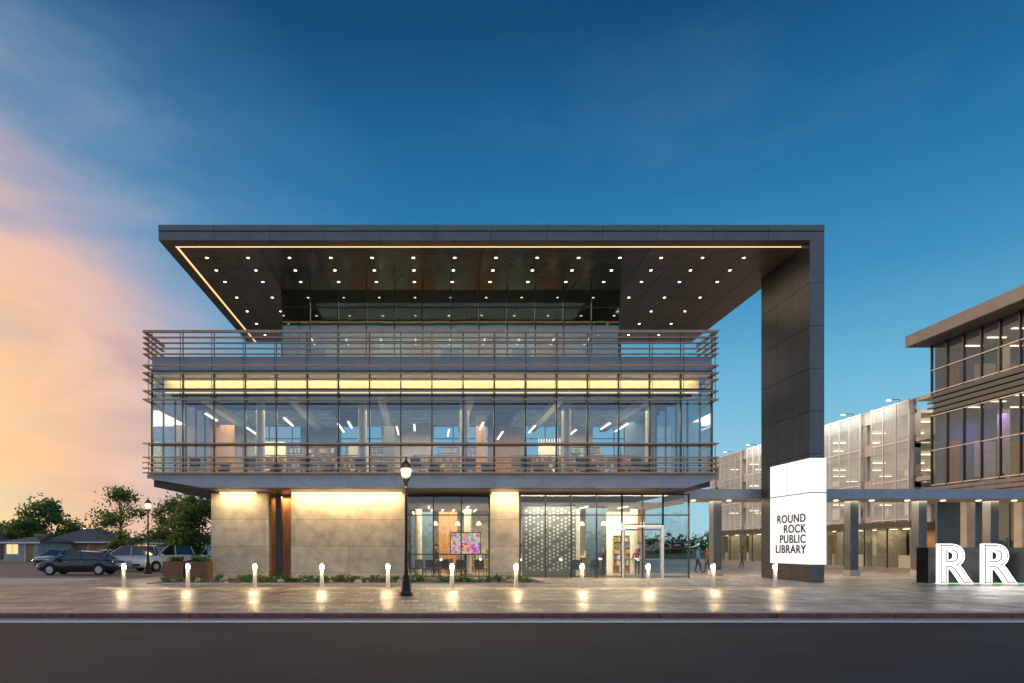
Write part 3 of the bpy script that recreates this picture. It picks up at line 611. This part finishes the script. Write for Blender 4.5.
def tree(name,loc,h,cr,cz0,nl,leaf=0.16,seed=1,mats=leafm,clumps=26):
    rnd=random.Random(seed); b=B(name,loc); X,Y,Z=loc
    top=Vector((X+rnd.uniform(-.2,.2),Y,Z+cz0+ (h-cz0)*0.5)); r0=0.035*h*0.55
    pts=[Vector((X,Y,Z)),Vector((X+.05,Y,Z+cz0*0.6)),Vector((X-.03,Y,Z+cz0)),top,Vector((X,Y,Z+h*0.92))]
    for i in range(4): b.tube('trunk','bark',pts[i],pts[i+1],r0*(1-i*0.23),r0*(1-(i+1)*0.23)+0.005)
    cs=[]
    for i in range(clumps):
        u=rnd.random(); ang=rnd.uniform(0,6.283); zz=cz0+(h-cz0)*u; rr=cr*math.sin(math.pi*min(1,max(0.12,u*0.85+0.12)))*rnd.uniform(0.35,1.05)
        c=Vector((X+rr*math.cos(ang),Y+rr*math.sin(ang),Z+zz)); cs.append((c,rnd.uniform(0.22,0.42)*cr))
        st=pts[2].lerp(pts[4],max(0,u-0.25)); mid_=st.lerp(c,0.5)+Vector((0,0,-0.05*h*rnd.random()))
        b.tube('limbs','bark',st,mid_,r0*0.35,r0*0.2,6); b.tube('limbs','bark',mid_,c,r0*0.2,r0*0.06,5)
    for k in range(nl):
        c,rad=rnd.choice(cs); d=Vector((rnd.gauss(0,1),rnd.gauss(0,1),rnd.gauss(0,.75))); p=c+d*rad*0.5
        u=Vector((rnd.gauss(0,1),rnd.gauss(0,1),rnd.gauss(0,1))).normalized(); v=u.orthogonal().normalized(); s_=leaf*rnd.uniform(0.5,1.2)
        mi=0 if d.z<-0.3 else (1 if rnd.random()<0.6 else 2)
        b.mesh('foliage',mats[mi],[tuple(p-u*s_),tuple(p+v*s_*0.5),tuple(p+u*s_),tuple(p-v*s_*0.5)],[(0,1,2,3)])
    return b.finish()
tree('young_tree',(PX(121,50),50,0),PZ(490,50),1.9,1.7,2600,0.13,3)
tree('leafy_tree',(PX(190,54),54,0),PZ(497,54),2.6,1.5,5200,0.16,5)
tree('leafy_tree',(PX(172,62),62,0),PZ(503,62),2.4,1.3,3600,0.16,15)
tree('live_oak_tree',(PX(46,105),105,-0.1),PZ(506,105),5.0,2.2,5200,0.33,8,clumps=34)
tree('live_oak_tree',(PX(10,125),125,-0.1),PZ(524,125),5.0,2.0,3000,0.36,9)
def mass(name,y0,hlo,hhi,step,seed,nn):
    rnd=random.Random(seed); b=B(name,(0,y0,0))
    for xx in list(range(-190,215,step)):
        hh=rnd.uniform(hlo,hhi); yy=y0+rnd.uniform(-10,10)
        b.tube('trunks','bark',(xx,yy,-0.1),(xx,yy,hh*0.6),0.25,0.12,5)
        for k in range(nn):
            d=Vector((rnd.gauss(0,2.3),rnd.gauss(0,2),hh*0.5+rnd.gauss(0,hh*0.24))); d.z=max(0.1,d.z); p=Vector((xx,yy,0))+d
            u=Vector((rnd.gauss(0,1),rnd.gauss(0,1),rnd.gauss(0,1))).normalized(); v=u.orthogonal().normalized(); s_=rnd.uniform(0.4,0.9)
            b.mesh('foliage',leafm[0 if rnd.random()<.6 else 1],[tuple(p-u*s_),tuple(p+v*s_*.6),tuple(p+u*s_),tuple(p-v*s_*.6)],[(0,1,2,3)])
    b.finish()
mass('distant_trees',190,2.6,5.6,4,4,170)
mass('distant_trees',-55,4,8.5,6,14,150)  # unseen row behind the camera, added for dark reflections in the glass
def clump(b,x,y,z,h,w,n,rnd,blade=True):
    for k in range(n):
        a=rnd.uniform(0,6.283); d=Vector((math.cos(a),math.sin(a),0)); s=Vector((-d.y,d.x,0)); hh=h*rnd.uniform(0.6,1.1); p=Vector((x,y,z))+d*rnd.uniform(0,w*0.3)
        if blade:
            tip=p+d*w*rnd.uniform(0.2,0.9)+Vector((0,0,hh)); mid_=p.lerp(tip,0.5)+Vector((0,0,hh*0.15))
            b.mesh('foliage',leafm[rnd.randrange(3)],[tuple(p-s*.012),tuple(p+s*.012),tuple(mid_+s*.014),tuple(tip),tuple(mid_-s*.014)],[(0,1,2,3,4)])
        else:
            q=p+d*w*rnd.uniform(0,0.7)+Vector((0,0,hh*rnd.random())); u=Vector((rnd.gauss(0,1),rnd.gauss(0,1),rnd.gauss(0,1))).normalized(); v=u.orthogonal(); s_=0.06
            b.mesh('foliage',leafm[rnd.randrange(3)],[tuple(q-u*s_),tuple(q+v*s_*.5),tuple(q+u*s_),tuple(q-v*s_*.5)],[(0,1,2,3)])
pb=B('planting_bed',(-4,33,0)); pb.box('mulch','soil',-12.6,5.6,31.4,36.6,-0.05,0.03)
pb.box('edging','concrete',-12.75,-12.6,31.3,36.6,-0.05,0.06); pb.box('edging','concrete',-12.75,5.75,31.25,31.39,-0.05,0.06); pb.box('edging','concrete',5.6,5.75,31.4,36.6,-0.05,0.06)
pb.finish()
rnd=random.Random(11); b=B('ornamental_grass',(-4,33,0))
for i in range(90):
    x=rnd.uniform(-12.3,5.3); y=rnd.uniform(31.7,34.8); 
    if rnd.random()<0.5: clump(b,x,y,0.03,rnd.uniform(0.18,0.42),0.3,30,rnd)
    else: clump(b,x,y,0.03,rnd.uniform(0.12,0.34),0.4,60,rnd,False)
b.finish()
b=B('landscape_rocks',(-4,33,0))
for i in range(90):
    x=rnd.uniform(-12.3,5.3); y=rnd.uniform(31.6,36.2); r=rnd.uniform(0.07,0.2)
    b.lathe('rocks','stone2',x,y,[(r*0.9,0.02),(r,r*0.4),(r*0.7,r*0.8),(r*0.2,r)],7)
b.finish()
for xa,xb in ((163,183),(186,207)):
    d=35.6; x0,x1=PX(xa,d),PX(xb,d); b=B('planter_box',((x0+x1)/2,d,0)); z=0.95
    b.box('walls','corten',x0,x1,d,d+0.04,0,z); b.box('walls','corten',x0,x1,d+0.96,d+1,0,z); b.box('walls','corten',x0,x0+.04,d+0.041,d+.959,0,z); b.box('walls','corten',x1-.04,x1,d+.041,d+.959,0,z)
    b.box('soil','soil',x0+.041,x1-.041,d+.041,d+.959,0.1,z-0.08)
    for k in range(8): clump(b,rnd.uniform(x0+.15,x1-.15),rnd.uniform(d+.15,d+.85),z-0.08,0.35,0.3,40,rnd,k%2==0)
    b.finish()
# ---------------------------------------------------------------- houses
roofm=mat('roof_shingle',(0.15,0.12,0.11),0.9,0,3,0.3,0.4,30); brk=brickmat('house_brick',(0.33,0.2,0.14),(0.25,0.15,0.11),(0.3,0.28,0.25),0.25,0.08,0.01,0.85,True)
M['winlit']=emis('window_lit',(1,0.66,0.3),1.2)
def house(name,xa,xb,d,eave,ridge,dep=9,wm=brk):
    x0,x1=PX(xa,d),PX(xb,d); b=B(name,((x0+x1)/2,d,-0.1)); y0,y1=d,d+dep; ze=eave; zr=ridge; z=-0.15
    b.box('walls',wm,x0,x1,y0,y1,z,ze); e=0.5; ym=(y0+y1)/2; hx=(y1-y0)/2*0.7
    vs=[(x0-e,y0-e,ze),(x1+e,y0-e,ze),(x1+e,y1+e,ze),(x0-e,y1+e,ze),(x0+hx,ym,zr),(x1-hx,ym,zr)]
    b.mesh('roof',roofm,vs,[(0,1,5,4),(1,2,5),(2,3,4,5),(3,0,4),(3,2,1,0)]); b.box('fascia','white',x0-e,x1+e,y0-e-0.02,y0-e+0.02,ze-0.18,ze-0.002)
    n=max(2,int((x1-x0)/3))
    for k in range(n):
        cx=x0+(k+0.5)*(x1-x0)/n
        if k==n//2: b.box('door','wood',cx-0.45,cx+0.45,y0-0.04,y0+0.02,z,2.0); b.box('door_frame','white',cx-0.55,cx-0.451,y0-0.05,y0+.02,z,2.1)
        else: b.box('window_frames','white',cx-0.75,cx+0.75,y0-0.04,y0+0.02,0.8,2.1); b.box('windows','winlit' if k==0 else 'glasscar',cx-0.65,cx+0.65,y0-0.06,y0-0.041,0.9,2.0); b.box('window_frames','white',cx-0.03,cx+0.03,y0-0.07,y0-0.061,0.9,2.0)
    b.finish()
M['glasscar']=mat('car_glass',(0.02,0.025,0.03),0.06,0,1,0.1,spec=0.8); M['redl']=mat('tail_lens',(0.4,0.01,0.01),0.2)
house('brick_house',44,108,88,2.4,4.2)
house('brick_house',4,38,80,2.3,3.3,wm='concrete')
house('brick_house',-60,0,100,2.4,4.4)
house('brick_house',130,205,97,2.3,4.0,wm='white')
# ---------------------------------------------------------------- cars
def car(name,loc,rz,paint,suv=False):
    b=B(name,(0,0,0)); hh=0.22 if suv else 0
    st=[(-2.32,.42,.62,.70),(-2.28,.30,.82,.80),(-1.9,.22,.93,.88),(-1.2,.20,.98,.91),(0,.19,.97,.92),(.9,.20,.95,.91),(1.3,.21,.90,.90),(1.9,.23,.80,.86),(2.25,.30,.66,.76),(2.32,.42,.55,.62)]
    vs=[];fs=[];n=12
    for x,zl_,zt,hw in st:
        zt+=hh*0.8; half=[(hw*.88,zl_),(hw,zl_+.16),(hw*1.0,(zl_+zt)/2+.05),(hw*.96,zt-.07),(hw*.84,zt),(0.3,zt+.025)]
        ring=[(x,y,z) for y,z in half]+[(x,-y,z) for y,z in reversed(half)]
        vs+=ring
    for i in range(len(st)-1):
        for k in range(n): k2=(k+1)%n; fs.append((i*n+k,(i+1)*n+k,(i+1)*n+k2,i*n+k2))
    fs.append(tuple(range(n))); fs.append(tuple(range(len(st)*n-1,(len(st)-1)*n-1,-1)))
    b.mesh('body',paint,vs,fs)
    rt=1.43+hh*1.6; zb=.93+hh*.8
    g=[(-1.95 if suv else -1.85,zb,.80),(-1.75 if suv else -1.15,rt-.06,.62),(-.3,rt,.64),(.25,rt-.02,.63),(1.25,zb-.02,.78)]
    vs=[];fs=[]
    prof=[(q[0],q[1]) for q in g]
    for sgn in(1,-1):
        for (x,z),hw in zip(prof,(.80,.62,.64,.63,.78)): vs.append((x,sgn*hw,z))
    vs+=[(0.0,.82,zb-.02),(0.0,-.82,zb-.02)]
    fs=[(0,1,2,10),(2,3,10),(3,4,10),(5,11,7,6),(7,11,8),(8,11,9),(0,5,6,1),(3,8,9,4)]
    b.mesh('windows','glasscar',vs,fs)
    b.mesh('roof',paint,[(g[1][0]-.05,.63,rt-.05),(g[2][0],.655,rt+.012),(g[3][0]+.05,.645,rt-.01),(g[3][0]+.05,-.645,rt-.01),(g[2][0],-.655,rt+.012),(g[1][0]-.05,-.63,rt-.05),(g[2][0],0,rt+.04)],[(0,1,6),(1,2,6),(2,3,6),(3,4,6),(4,5,6),(5,0,6)])
    for sgn in(1,-1):
        for (xa,za,ya),(xb_,zb_,yb_) in (((-.35,rt-.01,.65),(-.3,zb,.83)),((g[3][0],rt-.02,.64),(1.22,zb,.80)),((g[1][0],rt-.06,.63),(g[0][0],zb,.81))):
            b.tube('pillars',paint,(xa,sgn*ya,za),(xb_,sgn*yb_,zb_),.035,.035,6)
        b.box('mirrors',paint,.85,1.02,sgn*.86,sgn*1.02,zb-.02,zb+.12)
        for wx in(-1.42,1.42):
            for (r_,y0,y1,m) in((.40,.70,.925,'rubber'),(.325,.72,.935,'rubber'),(.21,.75,.945,'steel')):
                vsx=[];nn=20
                for yy in(y0,y1):
                    for k in range(nn): a=k*2*math.pi/nn; vsx.append((wx+r_*math.cos(a)*(.98 if r_!=.4 else 1),sgn*yy,.33+r_*math.sin(a) if r_!=.4 else max(.2,.35+r_*math.sin(a))))
                fx=[(k,(k+1)%nn,nn+(k+1)%nn,nn+k) for k in range(nn)]+[tuple(range(nn)),tuple(range(2*nn-1,nn-1,-1))]
                b.mesh('wheels' if r_!=.4 else 'wheel_arches',m,vsx,fx)
        b.box('headlights','white',2.12,2.29,sgn*.45,sgn*.72,.56+hh*.6,.68+hh*.6); b.box('taillights','redl',-2.33,-2.2,sgn*.5,sgn*.78,.66+hh*.6,.78+hh*.6)
        for hx in(-.15,.75): b.box('handles','steel',hx-.35,hx-.2,sgn*.905,sgn*.925,zb-.14,zb-.11)
    b.box('grille','black',2.28,2.335,-.4,.4,.38,.52); b.box('bumpers','rubber',-2.34,-2.27,-.6,.6,.32,.45); b.box('number_plate','white',-2.35,-2.335,-.25,.25,.5,.62)
    r_=b.finish(); 
    for ob in b.objs:
        if ob.name.split('.')[0] in('body','roof'):
            for p_ in ob.data.polygons: p_.use_smooth=True
    r_.location=loc; r_.rotation_euler[2]=rz; return r_
cp=[mat('car_paint_black',(0.02,0.021,0.025),0.22,0.4,1,0.1,coat=1),mat('car_paint_silver',(0.38,0.40,0.42),0.3,0.4,1,0.05,coat=1),mat('car_paint_blue',(0.05,0.09,0.16),0.25,0.4,1,0.1,coat=1),mat('car_paint_white',(0.75,0.75,0.74),0.3,0.0,1,0.03,coat=1)]
car('parked_car',(PX(81,41.5),41.5,0.01),R(183),cp[0])
car('parked_car',(PX(127,48),48,0.01),R(200),cp[1],True)
car('parked_car',(PX(165,49),49,0.01),R(238),cp[3],True)
car('parked_car',(PX(104,57),57,0.01),R(262),cp[3])
car('parked_car',(PX(150,60),60,0.01),R(265),cp[2],True)
car('parked_car',(PX(58,60),60,0.01),R(262),cp[1])
# ---------------------------------------------------------------- people
skinm=mat('skin',(0.42,0.24,0.17),0.6,0,5,0.05); hairm=mat('hair',(0.03,0.02,0.015),0.6); eyem=mat('eye',(0.02,0.02,0.02),0.3); shoem=mat('shoe',(0.03,0.03,0.03),0.6)
lipm=mat('lip',(0.3,0.1,0.08),0.5)
def person(name,loc,rz,h,shirt,pants,stride=0.25,longhair=False,bend=0.1):
    k=h/1.75
    V=[];E=[];Rr=[]
    def v(x,y,z,r): V.append((x*k,y*k,z*k)); Rr.append(r*k); return len(V)-1
    def e(a,b): E.append((a,b))
    pel=v(0,0,.95,.14); sp1=v(0,.0,1.12,.125); ch=v(0,0,1.30,.145); nk=v(0,-.005,1.46,.06); nh=v(0,.01,1.54,.055)
    e(pel,sp1);e(sp1,ch);e(ch,nk);e(nk,nh)
    for s,f in((1,1),(-1,-1)):
        hp=v(s*.09,0,.88,.10); kn=v(s*.10,f*stride*.45+.03,.50,.068); an=v(s*.10,f*stride,.09+(.05 if f<0 else 0),.042); to=v(s*.115,f*stride+.16,.045,.036)
        e(pel,hp);e(hp,kn);e(kn,an);e(an,to)
        sh=v(s*.185,0,1.39,.062); el=v(s*.235,-f*.06,1.11,.046); wr=v(s*.24,-f*.10+bend,.88,.030); pm_=v(s*.24,-f*.12+bend+.02,.80,.032)
        e(ch,sh);e(sh,el);e(el,wr);e(wr,pm_)
        for q,(dy,ln) in enumerate(((-.03,.075),(-.01,.09),(.01,.085),(.03,.065))):
            a=v(s*.24,-f*.12+bend+.02+dy,.77,.009); b_=v(s*.235,-f*.12+bend+.03+dy,.77-ln*.55,.009); c=v(s*.225,-f*.12+bend+.045+dy,.77-ln,.008); e(pm_,a);e(a,b_);e(b_,c)
        a=v(s*.225,-f*.12+bend+.06,.80,.010); b_=v(s*.215,-f*.12+bend+.085,.76,.009); e(pm_,a);e(a,b_)
    me=bpy.data.meshes.new(name); me.from_pydata(V,E,[]); ob=bpy.data.objects.new('tmp',me); scene.collection.objects.link(ob)
    md=ob.modifiers.new('s','SKIN'); sv=me.skin_vertices[0].data
    for i,r in enumerate(Rr): sv[i].radius=(r,r*0.8 if i in(0,1,2) else r)
    sv[0].use_root=True
    ob.modifiers.new('sub','SUBSURF').levels=1; ob.modifiers['sub'].render_levels=1
    dg=bpy.context.evaluated_depsgraph_get(); me2=bpy.data.meshes.new_from_object(ob.evaluated_get(dg)); bpy.data.objects.remove(ob)
    me2.materials.clear()
    for m in(shirt,pants,skinm,shoem): me2.materials.append(m)
    for p_ in me2.polygons:
        c=p_.center/k; p_.use_smooth=True
        if c.z>1.47: i=2
        elif abs(c.x)>.19 and c.z<1.0: i=2
        elif c.z<.10: i=3
        elif c.z<.98: i=1
        else: i=0
        p_.material_index=i
    root=bpy.data.objects.new(name,None); scene.collection.objects.link(root); body=bpy.data.objects.new('body',me2); body.parent=root; scene.collection.objects.link(body)
    def ball(nm,m,c,r,sc):
        vs=[];fs=[];a_,b_=12,10
        for j in range(b_+1):
            for i in range(a_):
                th=math.pi*j/b_; ph=2*math.pi*i/a_; vs.append(((c[0]+r*sc[0]*math.sin(th)*math.cos(ph))*k,(c[1]+r*sc[1]*math.sin(th)*math.sin(ph))*k,(c[2]+r*sc[2]*math.cos(th))*k))
        for j in range(b_):
            for i in range(a_): fs.append((j*a_+i,(j+1)*a_+i,(j+1)*a_+(i+1)%a_,j*a_+(i+1)%a_))
        o=single(nm,m,vs,fs); o.parent=root
        for p_ in o.data.polygons: p_.use_smooth=True
    ball('head',skinm,(0,.015,1.63),.115,(.68,.86,1.0)); ball('hair',hairm,(0,-.012,1.655),.115,(.76,.88,.92))
    ball('nose',skinm,(0,.118,1.615),.018,(.7,1,1.3))
    for s in(1,-1): ball('eye',eyem,(s*.03,.105,1.64),.012,(1,.6,.7)); ball('ear',skinm,(s*.08,.01,1.625),.025,(.4,.8,1.2))
    ball('mouth',lipm,(0,.104,1.575),.02,(1.2,.5,.35))
    if longhair: ball('hair_back',hairm,(0,-.07,1.53),.12,(.7,.45,1.3))
    root.location=loc; root.rotation_euler[2]=rz
cl_=[mat('cloth_%d'%i,c,0.85,0,20,0.15) for i,c in enumerate([(0.35,0.14,0.2),(0.05,0.16,0.5),(0.05,0.05,0.06),(0.08,0.09,0.13),(0.45,0.42,0.4),(0.3,0.12,0.05)])]
person('pedestrian',(PX(637,39.2),39.2,0.03),R(175),1.68,cl_[0],cl_[3],0.10,True)
person('pedestrian',(PX(698,44.5),44.5,0),R(-80),1.74,cl_[1],cl_[2],0.16)
person('pedestrian',(PX(707.5,45),45,0),R(100),1.66,cl_[5],cl_[3],0.14,True)
person('pedestrian',(PX(742,56),56,0),R(60),1.7,cl_[5],cl_[3],0.15)
person('pedestrian',(PX(588,42.0),42,0.03),R(200),1.75,cl_[4],cl_[2],0.05)
person('pedestrian',(PX(437,41.0),41,0.03),R(120),1.7,cl_[2],cl_[3],0.08)
person('pedestrian',(PX(604,40.0),40,0.03),R(60),1.66,cl_[2],cl_[2],0.10,True)
# ---------------------------------------------------------------- furniture
def chair(loc,rz,nm='lounge_chair'):
    b=B(nm,(0,0,0))
    b.box('seat',cl_[3],-.28,.28,-.26,.26,.38,.48); b.box('backrest',cl_[3],-.28,.28,.22,.30,.49,.95)
    for sx in(-.25,.25):
        for sy in(-.22,.22): b.tube('legs','black',(sx,sy,0),(sx,sy,.38),.018)
        b.box('arms','black',sx-.02,sx+.02,-.2,.22,.62,.65); b.tube('arm_posts','black',(sx,-.18,.48),(sx,-.18,.62),.015)
    r=b.finish(bevel=0.012); r.location=loc; r.rotation_euler[2]=rz; return r
c0=chair((0.2,39,.03),R(200))
for (x,y,z,a) in ((1.1,39.2,.03,170),(2.0,39.3,.03,190),(3.2,38.9,.03,150),(-.5,39.8,.03,220),(1.6,42,.03,30),(8.7,38.9,.03,160),(9.6,39.1,.03,200)):
    instance(c0,(x,y,z),R(a),'lounge_chair')
tb=B('reading_table',(0,0,0)); tb.box('top','wood',-.9,.9,-.4,.4,.71,.75)
for sx in(-.8,.8):
    for sy in(-.32,.32): tb.tube('legs','black',(sx,sy,0),(sx,sy,.71),.02)
tr_=tb.finish(); tr_.location=(-11.6,36.9,5.46)
for k in range(9):
    if k: instance(tr_,(-11.6+k*2.9,36.9,5.46),0,'reading_table')
    instance(c0,(-12.1+k*2.9,36.2,5.46),R(180),'lounge_chair'); instance(c0,(-11.1+k*2.9,37.7,5.46),R(0),'lounge_chair')
# ---------------------------------------------------------------- camera
cam=bpy.data.cameras.new('camera'); co=bpy.data.objects.new('camera',cam); co.location=(0,0,CH); co.rotation_euler=(R(90),0,0)
cam.lens=24; cam.sensor_width=36; cam.shift_x=(512-VX)/1024; cam.shift_y=(VY-341.5)/1024; cam.clip_end=3000; cam.clip_start=0.1
scene.collection.objects.link(co); scene.camera=co
scene.view_settings.view_transform='Standard'; scene.view_settings.look='None'; scene.view_settings.exposure=0
